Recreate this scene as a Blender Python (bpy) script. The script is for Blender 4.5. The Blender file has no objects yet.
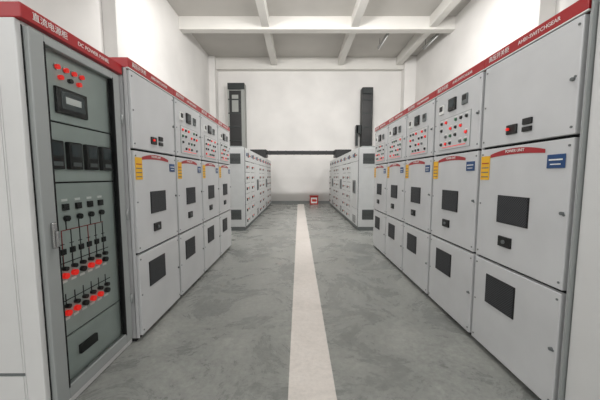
import bpy, bmesh, math, random
from mathutils import Vector, Matrix
random.seed(4)
S=bpy.context.scene
S.view_settings.view_transform='Standard'
S.view_settings.look='None'

# ---------------------------------------------------------------- materials
def lin(c):
    return tuple(((v/255)/12.92 if v/255<=0.04045 else (((v/255)+0.055)/1.055)**2.4) for v in c)+(1,)
MATS={}
def mat(name,c,rough=0.5,metal=0.0,var=0.0,scale=6.0,bump=0.0,spec=0.5,emit=None,estr=0):
    m=bpy.data.materials.new(name); m.use_nodes=True
    nt=m.node_tree; b=nt.nodes['Principled BSDF']
    b.inputs['Base Color'].default_value=lin(c)
    b.inputs['Roughness'].default_value=rough
    b.inputs['Metallic'].default_value=metal
    b.inputs['Specular IOR Level'].default_value=spec
    if emit:
        b.inputs['Emission Color'].default_value=lin(emit); b.inputs['Emission Strength'].default_value=estr
    tc=nt.nodes.new('ShaderNodeTexCoord')
    if var>0:
        n=nt.nodes.new('ShaderNodeTexNoise'); n.inputs['Scale'].default_value=scale; n.inputs['Detail'].default_value=5
        nt.links.new(tc.outputs['Object'],n.inputs['Vector'])
        r=nt.nodes.new('ShaderNodeValToRGB')
        r.color_ramp.elements[0].position=.3; r.color_ramp.elements[1].position=.7
        r.color_ramp.elements[0].color=lin(tuple(max(0,v*(1-var)) for v in c))
        r.color_ramp.elements[1].color=lin(tuple(min(255,v*(1+var*.5)) for v in c))
        nt.links.new(n.outputs['Fac'],r.inputs['Fac']); nt.links.new(r.outputs['Color'],b.inputs['Base Color'])
    if bump>0:
        n2=nt.nodes.new('ShaderNodeTexNoise'); n2.inputs['Scale'].default_value=scale*12; n2.inputs['Detail'].default_value=3
        nt.links.new(tc.outputs['Object'],n2.inputs['Vector'])
        bp=nt.nodes.new('ShaderNodeBump'); bp.inputs['Strength'].default_value=bump; bp.inputs['Distance'].default_value=.01
        nt.links.new(n2.outputs['Fac'],bp.inputs['Height']); nt.links.new(bp.outputs['Normal'],b.inputs['Normal'])
    MATS[name]=m
    return m
mat('paint',(204,205,206),.28,var=.03,scale=3)
mat('paint_white',(216,216,215),.32,var=.02,scale=3)
mat('paint_frame',(154,158,157),.35)
mat('paint_dark',(104,109,109),.45)
mat('panel_inner',(178,186,182),.45,var=.04)
mat('lv_paint',(210,212,212),.36,var=.02)
mat('gap',(22,23,24),.9)
mat('red',(165,22,30),.35)
mat('red_decal',(165,40,46),.4)
mat('yellow',(235,180,38),.5)
mat('blue',(36,72,120),.4)
mat('black',(18,19,20),.4)
mat('screen',(48,58,62),.15)
mat('white_label',(235,235,232),.5)
mat('btn_red',(225,35,30),.3,emit=(255,40,30),estr=.4)
mat('mimic_red',(150,50,45),.5)
mat('btn_green',(50,110,75),.3)
mat('chrome',(190,190,190),.25,metal=1)
mat('wall_paint',(230,228,225),.9,var=.04,scale=.7,bump=.05)
mat('ceiling_paint',(198,195,190),.9,var=.05,scale=.5)
mat('beam_paint',(222,220,215),.9,var=.03,scale=.5)
mat('ext_red',(190,40,30),.35)
mat('tube',(240,240,240),.4)
mat('duct',(46,50,50),.5,metal=.3)
mat('duct_frame',(150,152,148),.5)
# mesh grille
m=mat('grille',(30,32,34),.6)
nt=m.node_tree; b=nt.nodes['Principled BSDF']; tc=nt.nodes.new('ShaderNodeTexCoord')
ck=nt.nodes.new('ShaderNodeTexChecker'); ck.inputs['Scale'].default_value=110
ck.inputs['Color1'].default_value=lin((18,19,21)); ck.inputs['Color2'].default_value=lin((66,68,72))
nt.links.new(tc.outputs['Object'],ck.inputs['Vector']); nt.links.new(ck.outputs['Color'],b.inputs['Base Color'])
# glass
m=bpy.data.materials.new('door_glass'); m.use_nodes=True; nt=m.node_tree; nt.nodes.clear()
o=nt.nodes.new('ShaderNodeOutputMaterial'); t=nt.nodes.new('ShaderNodeBsdfTransparent'); t.inputs[0].default_value=(.90,.93,.92,1)
g=nt.nodes.new('ShaderNodeBsdfGlossy'); g.inputs['Roughness'].default_value=.03
lw=nt.nodes.new('ShaderNodeLayerWeight'); lw.inputs['Blend'].default_value=.14
mx=nt.nodes.new('ShaderNodeMixShader')
nt.links.new(lw.outputs['Fresnel'],mx.inputs[0]); nt.links.new(t.outputs[0],mx.inputs[1]); nt.links.new(g.outputs[0],mx.inputs[2]); nt.links.new(mx.outputs[0],o.inputs[0])
MATS['door_glass']=m
# floor
def floor_mat(name,c1,c2,c3,rough,lo=.72,hi=1.2):
    m=bpy.data.materials.new(name); m.use_nodes=True; nt=m.node_tree; b=nt.nodes['Principled BSDF']
    tc=nt.nodes.new('ShaderNodeTexCoord')
    n=nt.nodes.new('ShaderNodeTexNoise'); n.inputs['Scale'].default_value=1.4; n.inputs['Detail'].default_value=12; n.inputs['Roughness'].default_value=.78
    n.inputs['Distortion'].default_value=.6
    r=nt.nodes.new('ShaderNodeValToRGB'); e=r.color_ramp.elements
    e[0].position=.36; e[0].color=lin(c1); e[1].position=.64; e[1].color=lin(c3)
    k=e.new(.5); k.color=lin(c2)
    nt.links.new(tc.outputs['Object'],n.inputs['Vector']); nt.links.new(n.outputs['Fac'],r.inputs['Fac'])
    n3=nt.nodes.new('ShaderNodeTexNoise'); n3.inputs['Scale'].default_value=22; n3.inputs['Detail'].default_value=8; n3.inputs['Roughness'].default_value=.75
    nt.links.new(tc.outputs['Object'],n3.inputs['Vector'])
    mr=nt.nodes.new('ShaderNodeMapRange'); mr.inputs[1].default_value=.3; mr.inputs[2].default_value=.7; mr.inputs[3].default_value=lo; mr.inputs[4].default_value=hi
    nt.links.new(n3.outputs['Fac'],mr.inputs[0])
    mm=nt.nodes.new('ShaderNodeVectorMath'); mm.operation='SCALE'
    nt.links.new(r.outputs['Color'],mm.inputs[0]); nt.links.new(mr.outputs[0],mm.inputs['Scale'])
    nt.links.new(mm.outputs[0],b.inputs['Base Color'])
    rr=nt.nodes.new('ShaderNodeMapRange'); rr.inputs[1].default_value=.35; rr.inputs[2].default_value=.65; rr.inputs[3].default_value=rough-.06; rr.inputs[4].default_value=rough+.12
    nt.links.new(n.outputs['Fac'],rr.inputs[0]); nt.links.new(rr.outputs[0],b.inputs['Roughness'])
    b.inputs['Specular IOR Level'].default_value=.5
    bp=nt.nodes.new('ShaderNodeBump'); bp.inputs['Strength'].default_value=.08; bp.inputs['Distance'].default_value=.01
    nt.links.new(n3.outputs['Fac'],bp.inputs['Height']); nt.links.new(bp.outputs['Normal'],b.inputs['Normal'])
    MATS[name]=m
floor_mat('floor_epoxy',(120,122,119),(141,143,139),(160,161,156),.26)
floor_mat('floor_stripe_paint',(208,202,195),(222,215,208),(230,224,218),.4,.86,1.08)

# ---------------------------------------------------------------- builder
class B:
    def __init__(s): s.bm=bmesh.new(); s.mats=[]
    def mi(s,n):
        if n not in s.mats: s.mats.append(n)
        return s.mats.index(n)
    def box(s,x0,x1,y0,y1,z0,z1,m,bev=0,seg=2):
        mt=Matrix.Translation(((x0+x1)/2,(y0+y1)/2,(z0+z1)/2))@Matrix.Diagonal((abs(x1-x0),abs(y1-y0),abs(z1-z0),1))
        r=bmesh.ops.create_cube(s.bm,size=1,matrix=mt); vs=r['verts']
        i=s.mi(m)
        fs={f for v in vs for f in v.link_faces}
        for f in fs: f.material_index=i
        if bev>0:
            es={e for v in vs for e in v.link_edges}
            r=bmesh.ops.bevel(s.bm,geom=list(es),offset=bev,segments=seg,profile=.5,affect='EDGES')
            for f in r['faces']: f.material_index=i
    def cyl(s,x,y,z,r,d,m,axis='y',seg=16,r2=None):
        rot={'y':Matrix.Rotation(math.pi/2,4,'X'),'z':Matrix.Identity(4),'x':Matrix.Rotation(math.pi/2,4,'Y')}[axis]
        q=bmesh.ops.create_cone(s.bm,cap_ends=True,segments=seg,radius1=r2 if r2 else r,radius2=r,depth=d,matrix=Matrix.Translation((x,y,z))@rot)
        i=s.mi(m)
        for f in {f for v in q['verts'] for f in v.link_faces}: f.material_index=i; f.smooth=len(f.verts)==4
    def poly(s,pts,m):
        vs=[s.bm.verts.new(p) for p in pts]; f=s.bm.faces.new(vs); f.material_index=s.mi(m); return f
    def arc_strip(s,xc,z,w,h,sag,y,m,n=14):
        i=s.mi(m); prev=None
        for k in range(n+1):
            t=k/n*2-1; zz=z+sag*(1-t*t); hh=h*(1-.45*t*t)
            a=s.bm.verts.new((xc+t*w/2,y,zz-hh/2)); b2=s.bm.verts.new((xc+t*w/2,y,zz+hh/2))
            if prev:
                f=s.bm.faces.new((prev[0],a,b2,prev[1])); f.material_index=i
            prev=(a,b2)
    def obj(s,name,loc=(0,0,0),rot=0,parent=None):
        me=bpy.data.meshes.new(name); s.bm.to_mesh(me); s.bm.free()
        for n in s.mats: me.materials.append(MATS[n])
        ob=bpy.data.objects.new(name,me); S.collection.objects.link(ob)
        ob.location=loc; ob.rotation_euler=(0,0,rot)
        if parent: ob.parent=parent
        return ob
def text(txt,size,x,y,z,m,parent,align='LEFT'):
    c=bpy.data.curves.new('label_text','FONT'); c.body=txt; c.size=size; c.extrude=.0006; c.align_x=align; c.align_y='CENTER'
    c.materials.append(MATS[m])
    o=bpy.data.objects.new('label_text',c); S.collection.objects.link(o)
    o.parent=parent; o.location=(x,y,z); o.rotation_euler=(math.pi/2,0,0)
    return o

W=.8
def bolts(b,x0,x1,z0,z1,y):
    for fx in (0,1):
        for k in range(3):
            b.cyl(x0+.022 if fx==0 else x1-.022,y,z0+.04+(z1-z0-.08)*k/2,.007,.006,'paint_dark',seg=8)

def hv_cabinet(loc,rot,idx,kind):
    b=B(); D=1.5
    b.box(.001,W-.001,0.024,D,0.03,2.26,'paint')          # body
    b.box(.004,W-.004,0.03,D,0.0,.03,'gap')
    b.box(.010,W-.010,.014,.03,.03,2.255,'gap')          # shadow recess
    b.box(.001,.008,0.0,.03,0.03,2.26,'paint')            # posts
    b.box(W-.008,W-.001,0.0,.03,0.03,2.26,'paint')
    dl=[(1.636,2.249),(.764,1.618),(.045,.744)]
    for z0,z1 in dl:
        b.box(.019,W-.019,-.018,.02,z0,z1,'paint',bev=.005)
        bolts(b,.019,W-.019,z0,z1,-.019)
    # header
    b.box(.001,W-.001,-.02,.3,2.264,2.338,'red',bev=.004)
    b.box(.001,W-.001,-.019,.0,2.257,2.264,'white_label')
    y=-.020
    # middle door
    b.arc_strip(.37,1.560,.48,.042,.022,y,'red_decal')
    b.box(.028,.128,y-.002,y,1.38,1.565,'yellow')
    for k in range(4): b.box(.038,.118,y-.003,y-.002,1.40+k*.035,1.408+k*.035,'red' if k==3 else 'paint_dark')
    b.box(.63,.745,y-.004,y,1.455,1.535,'blue',bev=.002)
    b.box(.645,.73,y-.006,y-.004,1.50,1.508,'white_label'); b.box(.655,.72,y-.006,y-.004,1.475,1.481,'white_label')
    def win(x0,x1,z0,z1):
        b.box(x0,x1,y-.004,y+.004,z0,z1,'black'); b.box(x0+.006,x1-.006,y-.006,y,z0+.006,z1-.006,'grille')
    win(.24,.52,1.07,1.27)
    b.box(.275,.395,y-.012,y+.004,.90,.975,'black',bev=.004); b.cyl(.335,y-.016,.938,.014,.01,'paint_dark')
    win(.165,.455,.42,.645)
    for z in (1.93,1.2,.4): b.cyl(W-.05,y-.004,z,.010,.016,'paint_dark',seg=12)
    if kind=='plain':
        b.box(.29,.38,y-.012,y+.004,1.70,1.765,'black',bev=.003); b.cyl(.315,y-.018,1.735,.010,.015,'btn_red')
        b.box(.43,.50,y-.012,y+.004,1.745,1.785,'black',bev=.003); b.box(.43,.50,y-.010,y+.004,1.70,1.73,'black')
    else:
        b.box(.30,.42,y-.018,y+.004,2.04,2.155,'black',bev=.004); b.box(.315,.405,y-.020,y,2.07,2.14,'screen')
        b.box(.52,.60,y-.012,y+.004,2.05,2.14,'paint_dark',bev=.004); b.box(.53,.59,y-.014,y,2.085,2.13,'black')
        b.box(.12,.20,y-.012,y+.004,2.04,2.13,'white_label',bev=.003); b.box(.13,.19,y-.014,y,2.07,2.12,'black')
        b.box(.13,.66,y-.003,y+.004,1.67,1.985,'paint_frame'); b.box(.136,.654,y-.004,y,1.676,1.979,'paint')
        for r_,z in enumerate((1.94,1.87,1.80,1.73)):
            for k in range(6):
                x=.18+k*.085
                if (r_*7+k*3+idx)%4==0: continue
                c=['btn_red','btn_green','black','black','btn_red','black','paint_dark'][(k*2+r_+idx)%7]
                b.cyl(x,y-.010,z,.013,.016,c,seg=12); b.cyl(x,y-.004,z,.017,.004,'paint_dark',seg=12)
                b.box(x-.018,x+.018,y-.006,y,z+.022,z+.030,'white_label')
        b.box(.2,.6,y-.006,y,1.695,1.701,'btn_red')
    ob=b.obj('switchgear_cabinet',loc,rot)
    text('高压开关柜',.042,.05,-.0215,2.30,'white_label',ob)
    text('AH%02d-SWITCHGEAR'%idx,.034,.34,-.0215,2.30,'white_label',ob)
    text('POWER UNIT',.028,.37,y-.002,1.583,'white_label',ob,'CENTER')
    return ob

XR,XL=1.50,-1.36
for i in range(5):
    hv_cabinet((XR,2.30+i*.802,0),-math.pi/2,i+1,'plain' if i==0 else 'inst')
for i in range(4):
    hv_cabinet((XL,2.262+i*.802,0),math.pi/2,i+6,'plain' if i==0 else 'inst')

# ---------------------------------------------------------------- glass door cabinet (left)
def glass_cabinet():
    b=B(); D=1.4; H=2.20
    b.box(0,W,.10,D,0,H,'paint_white')
    b.box(-.004,.0,.11,D-.02,.32,1.98,'paint_white',bev=.001); b.box(-.004,0,.11,D-.02,2.0,H-.01,'paint_white',bev=.001); b.box(-.004,0,.11,D-.02,.02,.30,'paint_white',bev=.001)
    b.box(-.003,0,.102,D-.015,.302,.318,'paint_dark')
    b.box(0,.035,0,.10,0,H,'paint_white',bev=.004); b.box(W-.035,W,0,.10,0,H,'paint_white',bev=.004)
    b.box(.035,W-.035,0.0,.10,0,.05,'paint_white'); b.box(.035,W-.035,0,.10,H-.03,H,'paint_white')
    b.box(.03,.035,-.004,.0,.05,H-.02,'gap'); b.box(W-.035,W-.03,-.004,.0,.05,H-.02,'gap')
    # door frame
    y0,y1=-.03,.005
    for a in ((.038,.125,.06,H-.02),(W-.115,W-.038,.06,H-.02)):
        b.box(a[0],a[1],y0,y1,a[2],a[3],'paint_frame',bev=.005)
    b.box(.125,W-.115,y0,y1,.06,.14,'paint_frame',bev=.004); b.box(.125,W-.115,y0,y1,H-.07,H-.02,'paint_frame',bev=.004)
    b.box(.122,.13,y0-.002,y1,.13,H-.06,'gap'); b.box(W-.12,W-.112,y0-.002,y1,.13,H-.06,'gap')
    b.poly([(.12,-.018,.13),(W-.11,-.018,.13),(W-.11,-.018,H-.06),(.12,-.018,H-.06)],'door_glass')
    # inner panels
    yi=.03
    b.box(.04,W-.04,yi,.10,.05,H-.03,'gap')
    for z0,z1 in ((1.735,2.14),(1.375,1.725),(.42,1.365),(.08,.41)):
        b.box(.06,W-.05,yi-.01,yi+.01,z0,z1,'panel_inner',bev=.003)
    y=yi-.01
    for k in range(4): 
        b.cyl(.25+k*.062,y-.01,2.055,.014,.02,'btn_red'); b.cyl(.25+k*.062,y-.003,2.055,.02,.006,'chrome')
    for k in range(3):
        b.cyl(.27+k*.07,y-.01,2.0,.014,.02,'btn_red' if k!=1 else 'black')
    b.box(.22,.46,y-.02,y,1.785,1.94,'black',bev=.005); b.box(.25,.43,y-.022,y,1.815,1.92,'screen')
    b.box(.28,.40,y-.024,y-.02,1.85,1.89,'white_label')
    for k in range(4):
        x=.13+k*.142
        b.box(x,x+.105,y-.03,y,1.45,1.62,'black',bev=.006); b.box(x+.015,x+.09,y-.032,y,1.53,1.605,'screen')
        b.box(x+.02,x+.085,y-.034,y-.03,1.47,1.495,'paint_dark')
    def line(x0,x1,z0,z1,c='black'): b.box(x0,x1,y-.003,y,z0,z1,c)
    line(.2,.56,1.075,1.08,'mimic_red')
    for k in range(6): 
        x=.2+k*.07; line(x,x+.005,.86,1.08,'black' if k%3 else 'mimic_red')
        line(x-.012,x+.017,.99,.995); b.box(x-.014,x+.019,y-.012,y,.93,.965,'black')
    for x in (.24,.34,.44,.54):
        b.box(x-.02,x+.02,y-.015,y,1.20,1.24,'black'); b.cyl(x,y-.012,1.15,.018,.02,'black'); line(x-.003,x+.003,1.08,1.15)
        b.box(x-.022,x+.022,y-.003,y,1.255,1.27,'white_label')
    for zr in (.80,.565):
        line(.17,.60,zr+.075,zr+.08,'black')
        for k in range(6):
            x=.2+k*.07
            b.cyl(x,y-.012,zr,.018,.024,'black' if (k%3==2) else 'btn_red'); b.cyl(x,y-.012,zr+.045,.014,.03,'black',seg=10)
            line(x-.003,x+.003,zr+.05,zr+.12); b.box(x-.02,x+.02,y-.003,y,zr-.045,zr-.03,'white_label')
    b.box(.27,.42,y-.02,y,.25,.31,'black',bev=.003)
    b.box(.075,.103,-.05,-.03,1.0,1.15,'chrome',bev=.006); b.box(.081,.097,-.065,-.05,1.01,1.10,'chrome',bev=.004)
    for z in (.4,1.1,1.85): b.cyl(W-.034,-.034,z,.008,.08,'paint_frame',axis='z')
    b.box(0,W,-.035,.35,H,H+.075,'red',bev=.005)
    ob=b.obj('control_cabinet',(-1.42,1.457,0),math.pi/2)
    text('直流电源柜',.045,.06,-.0365,H+.037,'white_label',ob); text('DC POWER PANEL',.034,.36,-.0365,H+.037,'white_label',ob)
glass_cabinet()

# right: neighbouring cabinet end, nearer than the row
b=B()
b.box(0,W,.02,1.45,0,2.36,'paint_white',bev=.004)
b.box(.02,W-.02,-.005,.03,.05,2.3,'paint_white',bev=.006)
b.box(.64,.66,-.03,0,1.0,1.2,'chrome',bev=.005)
b.box(.2,.6,-.009,0,1.4,2.0,'paint_frame',bev=.003); b.box(.24,.56,-.013,0,1.6,1.9,'screen')
b.box(W-.01,W,-.02,.02,0,2.36,'paint_frame')
b.box(0,.012,-.02,.02,0,2.36,'paint_frame')
b.obj('end_cabinet',(1.50,1.485,0),-math.pi/2)

# ---------------------------------------------------------------- low-voltage rows
def lv_cabinet(loc,rot,i,first_side):
    b=B(); D=1.0; H=2.13
    b.box(.001,W-.001,.02,D,.10,H,'lv_paint')
    b.box(.01,W-.01,.03,D-.01,0,.10,'paint_dark')
    b.box(.008,W-.008,.01,.03,.11,H-.005,'gap')
    b.box(.012,W-.012,-.006,.02,1.80,H-.01,'lv_paint',bev=.004)
    t=i%3
    if t==0:
        b.box(.012,W-.012,-.006,.02,.12,.55,'lv_paint',bev=.004); b.box(.012,W-.012,-.006,.02,.56,1.79,'lv_paint',bev=.004)
        b.box(.25,.55,-.03,0,.95,1.3,'paint_dark',bev=.01); b.box(.3,.5,-.034,-.02,1.0,1.25,'black')
    else:
        n=6
        for k in range(n):
            z0=.12+k*(1.67/n)
            b.box(.012,.60,-.006,.02,z0,z0+1.67/n-.01,'lv_paint',bev=.004)
            b.box(.11,.15,-.03,0,z0+.09,z0+.16,'black',bev=.004); b.cyl(.3,-.012,z0+.14,.012,.02,'btn_red'); b.cyl(.36,-.012,z0+.14,.012,.02,'btn_green')
            b.box(.45,.55,-.01,0,z0+.09,z0+.17,'paint_frame')
        b.box(.61,W-.012,-.006,.02,.12,1.79,'lv_paint',bev=.004)
    b.box(.3,.46,-.012,0,1.9,2.02,'black'); b.box(.1,.25,-.01,0,1.92,2.0,'blue')
    for k in range(3): b.cyl(.56+k*.06,-.012,1.95,.015,.02,'btn_red' if k==0 else 'btn_green')
    if t==0:
        for k in range(7): b.box(.2,.6,-.008,0,.16+k*.03,.172+k*.03,'gap')
    b.box(.05,W-.05,.1,D-.1,H,H+.04,'paint_frame')
    if first_side is not None:
        x0,x1=(-.006,.0) if first_side=='L' else (W,W+.006)
        for z0,z1 in ((.13,.62),(.64,1.62),(1.64,H-.02)): b.box(x0,x1,.04,D-.03,z0,z1,'lv_paint',bev=.001)
        xa,xb=(-.010,-.004) if first_side=='L' else (W+.004,W+.010)
        xc,xd=(-.012,-.008) if first_side=='L' else (W+.008,W+.012)
        for zc in (.42,1.85):
            b.box(xa,xb,.12,.50,zc-.13,zc+.13,'paint_dark')
            for k in range(8): b.box(xc,xd,.12,.50,zc-.12+k*.03,zc-.108+k*.03,'gap')
    b.obj('low_voltage_cabinet',loc,rot)
for i in range(8):
    lv_cabinet((XR,7.9+i*.802,0),-math.pi/2,i,'R' if i==0 else None)
    lv_cabinet((XL,7.1+i*.802,0),math.pi/2,i+1,'L' if i==0 else None)

# busbar bridge between the two rows
b=B()
b.box(XL-.45,XR+.45,11.4,11.7,2.29,2.43,'black',bev=.01)
b.box(XL-.6,XL+.05,11.25,11.85,2.17,2.47,'black',bev=.01); b.box(XR-.05,XR+.6,11.25,11.85,2.17,2.47,'black',bev=.01)
for k in range(9): b.box(XL+.15+k*.33,XL+.18+k*.33,11.39,11.71,2.282,2.438,'duct')
b.obj('busbar_bridge')

# vertical bus ducts at the back wall
def duct(x0,x1,ztop,open_):
    b=B(); w=x1-x0
    b.box(0,w,.1,.5,0,ztop,'duct_frame' if open_ else 'duct')
    b.box(.07,w-.07,.07,.1,.2,ztop-.35,'black')
    b.box(0,.07,.05,.11,0,ztop,'duct_frame' if open_ else 'black'); b.box(w-.07 if not open_ else w-.16,w,.05,.11,0,ztop,'duct_frame' if open_ else 'black')
    b.box(0,w,.04,.12,ztop-.3,ztop,'duct' ,bev=.01)
    for k in range(8): b.box(.02,w-.17 if open_ else w-.02,.045,.1,.5+k*.65,.56+k*.65,'duct')
    if open_: b.box(.2,w-.3,.06,.08,4.5,5.3,'duct_frame')
    else:
        b.box(-.22,0,.2,.4,3.5,3.9,'duct'); b.box(-.25,-.15,.2,.4,2.9,3.9,'duct')
    b.obj('bus_duct',(x0,13.68,0))
duct(-3.43,-2.62,5.85,True); duct(3.05,3.56,5.65,False)

b=B()
b.box(.55,.95,13.80,14.12,0,.40,'ext_red',bev=.01); b.box(.60,.90,13.79,13.80,.06,.34,'white_label')
b.box(.64,.86,13.785,13.79,.14,.26,'ext_red'); b.box(.53,.97,13.78,14.13,.40,.44,'ext_red',bev=.01)
b.cyl(.87,13.78,.2,.02,.02,'chrome')
b.obj('fire_extinguisher_box')

# ---------------------------------------------------------------- room
X0,X1,Y0,Y1,HC=-4.3,5.6,-8.0,14.2,7.1
b=B(); b.box(X0-.2,X1+.2,Y0-.2,Y1+.2,-.1,0,'floor_epoxy'); b.obj('floor')
b=B(); b.box(-.07,.24,Y0,Y1-.3,0,.003,'floor_stripe_paint'); b.obj('floor_stripe_1')  # pale floor stripe down the middle of the aisle
b=B(); b.box(X0-.2,X1+.2,Y1,Y1+.2,0,HC,'wall_paint'); b.obj('wall_back')
b=B(); b.box(X0,X1,Y1-.02,Y1,0,.14,'paint_frame'); b.obj('baseboard_back')
b=B(); b.box(X0-.2,X1+.2,Y0-.2,Y1+.2,HC,HC+.2,'ceiling_paint')
b.obj('ceiling')
def wall(axis,pos,out,a0,a1,wins,name):
    b=B()
    def bx(s0,s1,z0,z1,m='wall_paint'):
        q0,q1=(min(pos,pos+out),max(pos,pos+out))
        if axis=='x': b.box(q0,q1,s0,s1,z0,z1,m)
        else: b.box(s0,s1,q0,q1,z0,z1,m)
    zl,zh=2.9,6.2
    bx(a0,a1,0,zl); bx(a0,a1,zh,HC)
    cur=a0
    for s0,s1 in wins:
        bx(cur,s0,zl,zh); cur=s1
    bx(cur,a1,zl,zh)
    b.obj(name)
    for i,(s0,s1) in enumerate(wins):
        b=B(); c=pos+out*.5
        def fx(u0,u1,z0,z1):
            if axis=='x': b.box(c-.03,c+.03,u0,u1,z0,z1,'paint_white')
            else: b.box(u0,u1,c-.03,c+.03,z0,z1,'paint_white')
        fx(s0,s0+.06,zl,zh); fx(s1-.06,s1,zl,zh); fx(s0,s1,zl,zl+.06); fx(s0,s1,zh-.06,zh)
        n=3
        for k in range(1,n): u=s0+(s1-s0)*k/n; fx(u-.025,u+.025,zl,zh)
        fx(s0,s1,5.2,5.25)
        wall.n+=1; b.obj('window_%d'%wall.n)
        L=bpy.data.lights.new('daylight','AREA'); L.shape='RECTANGLE'; L.size=(s1-s0); L.size_y=zh-zl; L.energy=wall.e*(s1-s0)*(zh-zl); L.color=(1,.985,.965)
        o=bpy.data.objects.new('daylight',L); S.collection.objects.link(o)
        d=pos+out*1.4
        if axis=='x': o.location=(d,(s0+s1)/2,(zl+zh)/2); v=Vector((-out,0,0))
        else: o.location=((s0+s1)/2,d,(zl+zh)/2); v=Vector((0,-out,0))
        o.rotation_euler=v.to_track_quat('-Z','Y').to_euler()
wall.n=0; wall.e=13
wall('y',Y0,-.2,X0-.2,X1+.2,[(-3.6,-.9),(-.5,2.0),(2.4,4.9)],'wall_front')
wall.e=9
wall('x',X0,-.2,Y0,Y1,[(-6.8,-4.2),(-3.2,-.4),(.4,3.2)],'wall_left')
wall.e=5.5
wall('x',X1,.2,Y0,Y1,[(-6.8,-4.2),(-3.2,-.4),(.4,3.2)],'wall_right')
def col(name,*a):
    b=B(); b.box(*a,'wall_paint',bev=.01); b.obj(name)
col('column',X0,X0+.3,6.4,6.95,0,HC); col('column',X1-.35,X1,6.4,6.95,0,HC)
col('column',X0,X0+.3,13.7,Y1,0,HC); col('column',X1-.55,X1,13.75,Y1,0,HC)
col('column',X0,X0+.3,-1.0,-.45,0,HC); col('column',X1-.35,X1,-1.0,-.45,0,HC)
for yy in (-4.5,-.7,3.0,6.7,10.6):
    b=B(); b.box(X0,X1,yy-.15,yy+.15,HC-.45,HC,'beam_paint',bev=.01); b.obj('beam')
b=B(); b.box(X0,X1,13.9,Y1,HC-.55,HC,'beam_paint'); b.obj('beam')
for xx in (-1.2,2.0,4.8):
    b=B(); b.box(xx-.13,xx+.13,Y0,Y1,HC-.38,HC,'beam_paint',bev=.01); b.obj('beam')
for x,y in ((3.35,11.6),(5.25,11.6),(3.3,5.0),(-2.8,1.6)):
    b=B(); b.box(x-.06,x+.06,y-.6,y+.6,HC-.37,HC-.31,'duct_frame',bev=.01); b.cyl(x,y,HC-.40,.02,1.15,'tube',axis='y')
    b.cyl(x,y-.45,HC-.165,.008,.31,'duct',axis='z'); b.cyl(x,y+.45,HC-.165,.008,.31,'duct',axis='z')
    b.obj('tube_light')
# invented flood lamps under the beams, added unseen to brighten the far half
for x,y,t,e in ((-2.6,6.75,48,130),(.9,6.75,48,230),(3.9,6.75,48,130),(.4,3.0,15,100)):
    b=B(); b.cyl(x,y,6.42,.12,.25,'paint_frame',axis='z',r2=.28); b.cyl(x,y,6.595,.02,.105,'duct',axis='z'); b.obj('added_flood_lamp')
    L=bpy.data.lights.new('added_flood_light','AREA'); L.shape='DISK'; L.size=.45; L.energy=e; L.color=(1,.98,.96)
    o=bpy.data.objects.new('added_flood_light',L); S.collection.objects.link(o); o.location=(x,y,6.2); o.rotation_euler=(math.radians(t),0,0)

w=bpy.data.worlds.new('sky'); S.world=w; w.use_nodes=True
w.node_tree.nodes['Background'].inputs[0].default_value=(.9,.95,1,1); w.node_tree.nodes['Background'].inputs[1].default_value=1.0

cam=bpy.data.cameras.new('camera'); cam.sensor_width=36; cam.lens=278/600*36; cam.clip_start=.05
co=bpy.data.objects.new('camera',cam); S.collection.objects.link(co)
co.location=(0,0,1.41); co.rotation_euler=(math.radians(90-4.93),0,0)
cam.shift_x=1/600
S.camera=co
